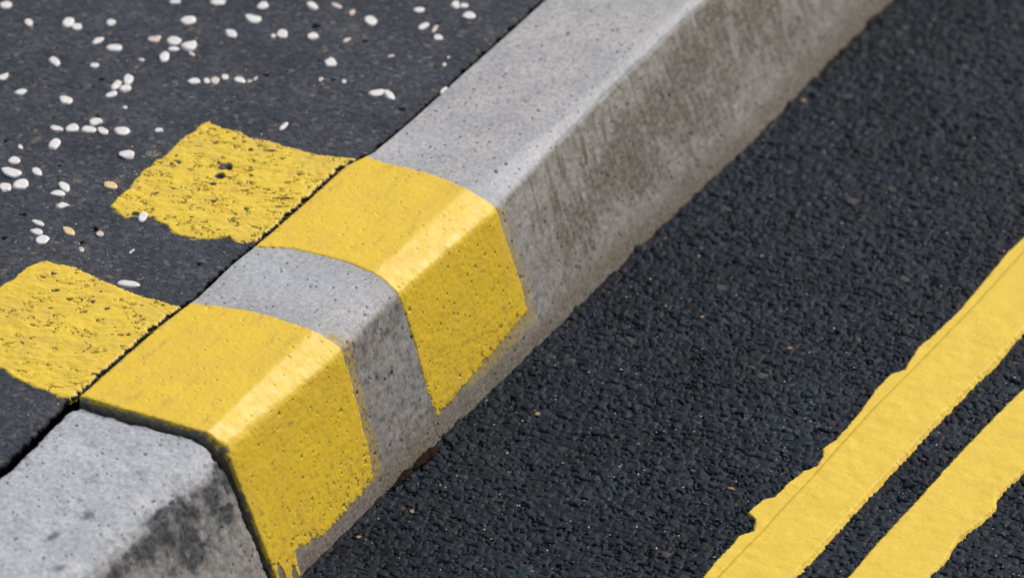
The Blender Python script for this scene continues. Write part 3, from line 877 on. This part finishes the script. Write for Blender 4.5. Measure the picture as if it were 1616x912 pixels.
Wm, Pm, Am = M_WHITE, M_PINK, M_AMBER
PEB = [
    (9, 6, 18, 13, 0, 'o', Wm, 'white pebble in the top left corner of the pavement'),
    (45, 34, 13, 11, -30, 'o', Wm, 'small white pebble between two black pits near the top left corner'),
    (108, 32, 20, 16, 25, 'o', Wm, 'plump white pebble, larger of a touching pair near the top left'),
    (121, 40, 17, 12, 0, 'o', Wm, 'white pebble, smaller and lower right of a touching pair near the top left'),
    (175, 34, 15, 12, 20, 'o', Wm, 'lone small white pebble right of the touching pair near the top left'),
    (155, 62, 19, 9, 28, 's', Wm, 'thin tilted white pebble just up and left of a wide oval one'),
    (181, 73, 24, 14, 0, 'o', Wm, 'wide oval white pebble just below right of a thin tilted one'),
    (243, 59, 20, 12, 8, 'k', Pm, 'creamy bent pebble with a black shadowed hollow under it, left of the cluster of four'),
    (275, 62, 21, 16, 0, 'o', Wm, 'round white pebble, topmost of the cluster of four near the top'),
    (274, 76, 16, 9, 0, 'o', Wm, 'flat white pebble directly under the topmost of the cluster of four'),
    (259, 88, 17, 14, 38, 'o', Wm, 'tilted oval white pebble, lowest and leftmost of the cluster of four'),
    (299, 70, 25, 15, 14, 'k', Wm, 'lumpy bent white pebble at the right of the cluster of four'),
    (86, 95, 17, 14, -25, 'o', Wm, 'lone rounded white pebble straight below the touching pair near the top left'),
    (149, 101, 14, 9, 0, 'o', Wm, 'small lone white pebble below the wide oval one'),
    (202, 123, 18, 14, 48, 'o', Wm, 'upright tilted white pebble at the top right of a tight group of four angular ones'),
    (184, 132, 19, 12, 40, 'a', Wm, 'triangular white pebble at the left of a tight group of four angular ones'),
    (197, 138, 18, 12, 8, 'a', Wm, 'flat bottomed white pebble at the right of a tight group of four angular ones'),
    (176, 147, 20, 9, 15, 's', Wm, 'thin oval white pebble at the bottom of a tight group of four angular ones'),
    (5, 119, 18, 10, 22, 'k', Wm, 'bent white pebble cut by the left edge of the picture, second from the top there'),
    (32, 144, 19, 12, 8, 'a', Wm, 'angular white pebble with one square end near the left edge'),
    (103, 156, 20, 15, 0, 'a', Wm, 'square cut white pebble alone above the row of pebbles'),
    (223, 93, 9, 6, 0, 'o', Pm, 'tiny pinkish pebble left of the cluster of four'),
    (277, 1, 19, 8, 0, 'o', Wm, 'white pebble cut by the top edge, left of a wider one'),
    (344, 1, 24, 11, 0, 'o', Wm, 'wide white pebble cut by the top edge, right of a narrower one'),
    (415, 7, 19, 13, 8, 'o', Wm, 'rounded white pebble near the top edge, above a long lumpy one'),
    (493, 8, 18, 12, -22, 'o', Wm, 'tilted oval white pebble near the top edge, left of a thin pinkish one'),
    (531, 7, 17, 8, -18, 's', Pm, 'thin pinkish pebble near the top edge at the middle of the pavement'),
    (297, 31, 24, 15, 8, 'o', Wm, 'large oval white pebble with a dark dent beneath it, above the cluster of four'),
    (399, 27, 26, 14, -4, 'k', Wm, 'long lumpy white pebble under the rounded one near the top edge'),
    (365, 50, 19, 13, -16, 'o', Wm, 'white oval pebble tilted down to the right, right of the cluster of four'),
    (445, 51, 17, 16, 0, 'a', Wm, 'triangular white pebble pointing down, beside a tiny round one'),
    (431, 55, 7, 7, 0, 'o', Wm, 'tiny round white pebble touching the left of a triangular one'),
    (494, 55, 17, 13, 0, 'a', Wm, 'white pebble directly under a large black hole in the pavement'),
    (303, 84, 11, 6, -30, 's', Pm, 'tiny tan sliver below the lumpy bent pebble'),
    (521, 96, 20, 16, 6, 'a', Wm, 'blocky white pebble alone in the middle of the pavement'),
    (306, 126, 20, 11, 0, 'o', Wm, 'leftmost white pebble of a straight row, with brown under its edge'),
    (326, 125, 10, 9, -20, 'o', Wm, 'tiny white pebble second from the left in a straight row'),
    (339, 125, 14, 12, 20, 'o', Pm, 'cream pebble in the middle of a straight row, touching a tiny one'),
    (355, 119, 10, 10, 0, 'o', Wm, 'tiny round white pebble set just above a straight row'),
    (377, 125, 20, 11, -5, 'a', Wm, 'white pebble at the right end of a straight row'),
    (394, 127, 9, 4, 15, 's', Pm, 'short tan sliver just right of the straight row, lower of two'),
    (403, 123, 8, 4, 35, 's', Pm, 'short tan sliver just right of the straight row, upper of two'),
    (506, 124, 8, 6, 30, 's', Pm, 'tiny tan chip alone below the blocky white pebble'),
    (556, 18, 10, 7, 35, 'o', Pm, 'small dull pebble left of the large square white pebble near the top edge'),
    (585, 30, 20, 17, 0, 'a', Wm, 'large squarish white pebble near the top middle'),
    (661, 14, 17, 9, 5, 's', Wm, 'white pebble with a pointed right end near the top edge'),
    (719, 5, 15, 15, 0, 'a', Wm, 'upright block of white stone at the top edge, left half of an L'),
    (732, 7, 13, 8, 5, 'o', Wm, 'white pebble at the top edge, right half of an L'),
    (740, 23, 20, 13, 0, 'o', Wm, 'oval white pebble just under the L of two stones at the top edge'),
    (668, 40, 19, 8, 28, 's', Wm, 'slim tilted white chip left of a slimmer duller one'),
    (687, 43, 15, 6, 48, 's', Pm, 'slim dull steeply tilted chip above a small round pebble'),
    (691, 57, 14, 10, -8, 'o', Wm, 'small rounded white pebble with a black hollow beneath, nearest the kerb top'),
    (547, 61, 14, 6, 22, 's', Pm, 'slim tan chip below left of the large squarish pebble'),
    (617, 87, 10, 5, 8, 's', Pm, 'tiny tan chip alone right of the blocky pebble'),
    (700, 141, 14, 6, 48, 's', Wm, 'slim white chip lying against the kerb edge'),
    (594, 145, 23, 12, 8, 'k', Wm, 'curved white pebble, left of a pair near the kerb'),
    (614, 148, 22, 12, -32, 's', Wm, 'tilted pointed white pebble, right of a pair near the kerb'),
    (709, 88, 7, 6, 0, 'o', Wm, 'tiny white chip near the kerb, upper of two'),
    (701, 100, 7, 6, 20, 'o', Pm, 'tiny tan chip near the kerb, lower of two'),
    (543, 127, 7, 6, 30, 'o', Wm, 'tiny white chip left above the curved pebble of the pair near the kerb'),
    (151, 191, 22, 12, 5, 'a', Wm, 'white pebble raised above the row of five'),
    (114, 200, 20, 15, 12, 'o', Wm, 'rounded white pebble, second from the left in the row of five'),
    (89, 201, 19, 9, -10, 's', Wm, 'thin tapering white pebble at the left end of the row of five'),
    (140, 202, 22, 12, -4, 'o', Wm, 'flat oval white pebble, middle of the row of five'),
    (162, 204, 17, 12, -12, 'o', Wm, 'short rounded white pebble, fourth from the left in the row of five'),
    (192, 205, 25, 14, 0, 'o', Wm, 'wide smooth oval white pebble at the right end of the row of five'),
    (251, 204, 14, 8, 0, 'a', Wm, 'small white chip alone left of the worn paint patch tip'),
    (197, 168, 7, 5, 0, 'o', Wm, 'tiny white speck of stone above the wide smooth oval pebble'),
    (86, 225, 20, 13, 42, 'o', Wm, 'tilted white pebble alone under the left end of the row of five'),
    (21, 251, 21, 13, 8, 'a', Wm, 'white pebble with a flat top above the large curved one at the left edge'),
    (19, 271, 34, 16, -12, 'k', Wm, 'large curved white pebble at the left edge, biggest of its cluster'),
    (7, 292, 19, 17, 0, 'a', Wm, 'angular white pebble cut by the left edge under the large curved one'),
    (33, 289, 26, 18, 18, 'a', Wm, 'large four cornered white pebble under the curved one'),
    (58, 269, 16, 13, -32, 'o', Wm, 'small drop shaped white pebble right of the large curved one'),
    (101, 293, 20, 13, -30, 'o', Wm, 'tilted white pebble, upper of two stacked diagonally'),
    (91, 303, 23, 11, 0, 'o', Wm, 'long oval white pebble, lower of two stacked diagonally'),
    (200, 242, 26, 14, -3, 'a', Wm, 'large white pebble with a split left end, left of the worn paint patch'),
    (174, 290, 20, 13, -10, 'o', Am, 'amber yellow pebble left of the worn paint patch'),
    (32, 230, 8, 7, -30, 'o', Wm, 'tiny white pebble above the flat topped one at the left'),
    (98, 322, 22, 11, 4, 'a', Wm, 'white pebble with a blunt left end under the two stacked ones'),
    (61, 350, 21, 8, -20, 's', Wm, 'thin pointed white pebble with a black pit at its right end'),
    (57, 363, 19, 11, -8, 'o', Wm, 'white pebble, upper of a touching pair above the smoother paint patch'),
    (66, 375, 24, 15, 6, 'a', Wm, 'white pebble, lower and larger of a touching pair above the smoother paint patch'),
    (108, 363, 21, 12, -22, 'o', Am, 'amber pebble right of the touching white pair'),
    (157, 367, 12, 10, -10, 'o', Pm, 'pinkish pebble at the right of a black pit'),
    (128, 391, 9, 8, -40, 'o', Pm, 'tiny cream pebble under a small black pit above the smoother paint patch'),
    (225, 340, 17, 12, 48, 'o', Wm, 'steeply tilted white pebble in a notch of the worn paint patch'),
    (202, 445, 34, 12, -5, 's', Wm, 'long slim white pebble at the upper edge of the smoother paint patch'),
    (208, 394, 10, 4, 35, 's', Pm, 'tiny slanted tan sliver between the two paint patches'),
    (448, 197, 17, 7, 38, 's', Wm, 'slim slanted white chip alone above the worn paint patch'),
]
for q in PEB:
    nm = {id(Wm): 'white_pebble', id(Pm): 'tan_pebble', id(Am): 'amber_pebble'}[id(q[6])]
    pebble(*q, name=nm, group='pale pebbles set in the dark pavement')

ORANGE = [
    (848, 651, 12, 8, 10, 'orange chip of stone on the road, right of the band further from the joint'),
    (650, 803, 10, 8, -20, 'pale orange chip on the road beside the kerb foot near the joint'),
    (566, 844, 12, 6, 10, 'flat orange chip on the road near the bottom of the kerb face'),
    (1108, 497, 10, 6, 0, 'dark orange chip in a black hollow in the middle of the road'),
    (1247, 549, 12, 5, 10, 'dull orange chip in a hollow of the road left of the yellow lines'),
    (1155, 768, 17, 5, -18, 'slim tan sliver on the road left of the spilled paint edge'),
    (1268, 157, 12, 7, 0, 'orange stone at the foot of the kerb near the top right'),
    (1289, 118, 9, 6, 0, 'smaller brown orange stone at the foot of the kerb, topmost one'),
]
for px, py, w, h, rot, lab in ORANGE:
    pebble(px, py, w * .72, h * .75, rot, 'a', M_ORANGE, lab, 'orange_chip', 'stone chip', 'orange chips on the road', z0=-.0001, hfun=road_h, k_th=.3)


def grit(name, pts, mats, label, z_of, smin, smax, seed):
    r = np.random.RandomState(seed)
    base = np.array([(1, 0, 0), (.3, .95, 0), (-.8, .6, 0), (-.8, -.6, 0), (.3, -.95, 0), (.2, .1, .6), (.1, 0, -.6)])
    tri = [(i, (i + 1) % 5, 5) for i in range(5)] + [((i + 1) % 5, i, 6) for i in range(5)]
    V = []; T = []
    for (x, y) in pts:
        s = smin + (smax - smin) * r.rand() ** 3; a = r.rand() * 6.28
        b = base * (1 + .3 * (r.rand(7, 1) - .5)) * np.array([1, .45 + .5 * r.rand(), .8]) * s
        c, d = math.cos(a), math.sin(a)
        P = np.stack([b[:, 0] * c - b[:, 1] * d, b[:, 0] * d + b[:, 1] * c, b[:, 2]], -1) + np.array([x, y, 0])
        T += [(p + len(V), q_ + len(V), w_ + len(V)) for p, q_, w_ in tri]
        V += list(P)
    V = np.array(V)
    cx = np.repeat(np.array(pts)[:, 0], 7); cy = np.repeat(np.array(pts)[:, 1], 7)
    V[:, 2] += z_of(cx, cy)
    o = link_mesh(name, V, np.zeros((0, 4), int), mats, None, None, False, T)
    return tag(o, label, 'grit', kind='stuff')


r = np.random.RandomState(9)
pts = []
while len(pts) < 1500:
    a, b = r.uniform(-40, 860), r.uniform(-40, 700)
    p = at(a, b, PZ)
    if p[0] < pave_edge(np.array([p[1]]))[0] - .002 and noise(np.array([p[0] / .03]), np.array([p[1] / .03]), 31)[0] > r.uniform(-.9, .5):
        pts.append((p[0], p[1]))
for a, b, s_, n_ in ((243, 242, 8, 60), (188, 285, 9, 60), (175, 300, 6, 15), (155, 357, 7, 25), (195, 270, 8, 20), (145, 400, 20, 20)):
    for _ in range(n_):
        p = at(a + r.normal() * s_, b + r.normal() * s_ * .6, PZ); pts.append((p[0], p[1]))
grit('grit', pts, M_GRIT, 'tiny tan and white grit specks all over the dark pavement', lambda x, y: PZ + pave_h(x.copy(), y)[0] + .0001, .00025, .0012, 3)
pts = []
while len(pts) < 1700:
    a, b = r.uniform(400, 1640), r.uniform(-20, 930)
    p = at(a, b, 0)
    if p[0] > .002: pts.append((p[0], p[1]))
grit('grit', pts, M_SPARK, 'tiny pale grit specks and painted glints among the black road chippings', lambda x, y: road_h(x, y)[0] + .0002, .00015, .0011, 4)  # pale grains: grit, and glints of the chippings painted as bright specks


# rusty leaf litter wedged at the kerb foot
def litter(pix, lift, seed, label):
    P = np.array([at(a, b, .001)[:2] for a, b in pix])
    x = np.arange(P[:, 0].min() - .002, P[:, 0].max() + .002, .0005); y = np.arange(P[:, 1].min() - .002, P[:, 1].max() + .002, .0005)
    X, Y = np.meshgrid(x, y, indexing='ij')
    sdv = poly_sd(X, Y, P) + .0008 * fbm(X / .004, Y / .004, seed, 3)
    foot = off(C_FOOT, Y)
    z = .0004 + lift * np.exp(-np.clip(X - foot, 0, None) / .006) + .0012 * fbm(X / .005, Y / .009, seed + 2, 3) + .0006 * np.minimum(sdv / .002, 1)
    n, k = X.shape
    f = sdv > 0
    keep = f[:-1, :-1] & f[1:, :-1] & f[:-1, 1:] & f[1:, 1:]
    q = grid_quads(n, k, keep); used, inv = np.unique(q, return_inverse=True); q = inv.reshape(-1, 4)
    top = np.stack([X, Y, z], -1).reshape(-1, 3)[used]; bot = top - np.array([0, 0, .0004])
    N = len(top)
    from collections import Counter
    E = Counter(); 
    for a, b, c, d in q:
        for e in ((a, b), (b, c), (c, d), (d, a)): E[e] += 1
    side = [(b, a, a + N, b + N) for (a, b) in E if (b, a) not in E]
    o = link_mesh('dead_leaf', np.concatenate([top, bot]), np.concatenate([q, q[:, ::-1] + N, np.array(side)]), M_RUST)
    return tag(o, label, 'leaf litter', 'rust brown leaf scraps at the kerb foot')


litter([(662, 722), (676, 709), (688, 703), (690, 709), (684, 719), (672, 730), (661, 738), (653, 742), (652, 734)], .003, 41, 'dark brown leaf scrap wedged at the kerb foot, upper of two')
litter([(638, 743), (648, 739), (652, 744), (644, 753), (633, 762), (621, 770), (617, 770), (627, 757)], .002, 42, 'dark brown leaf scrap wedged at the kerb foot, lower and narrower of two')
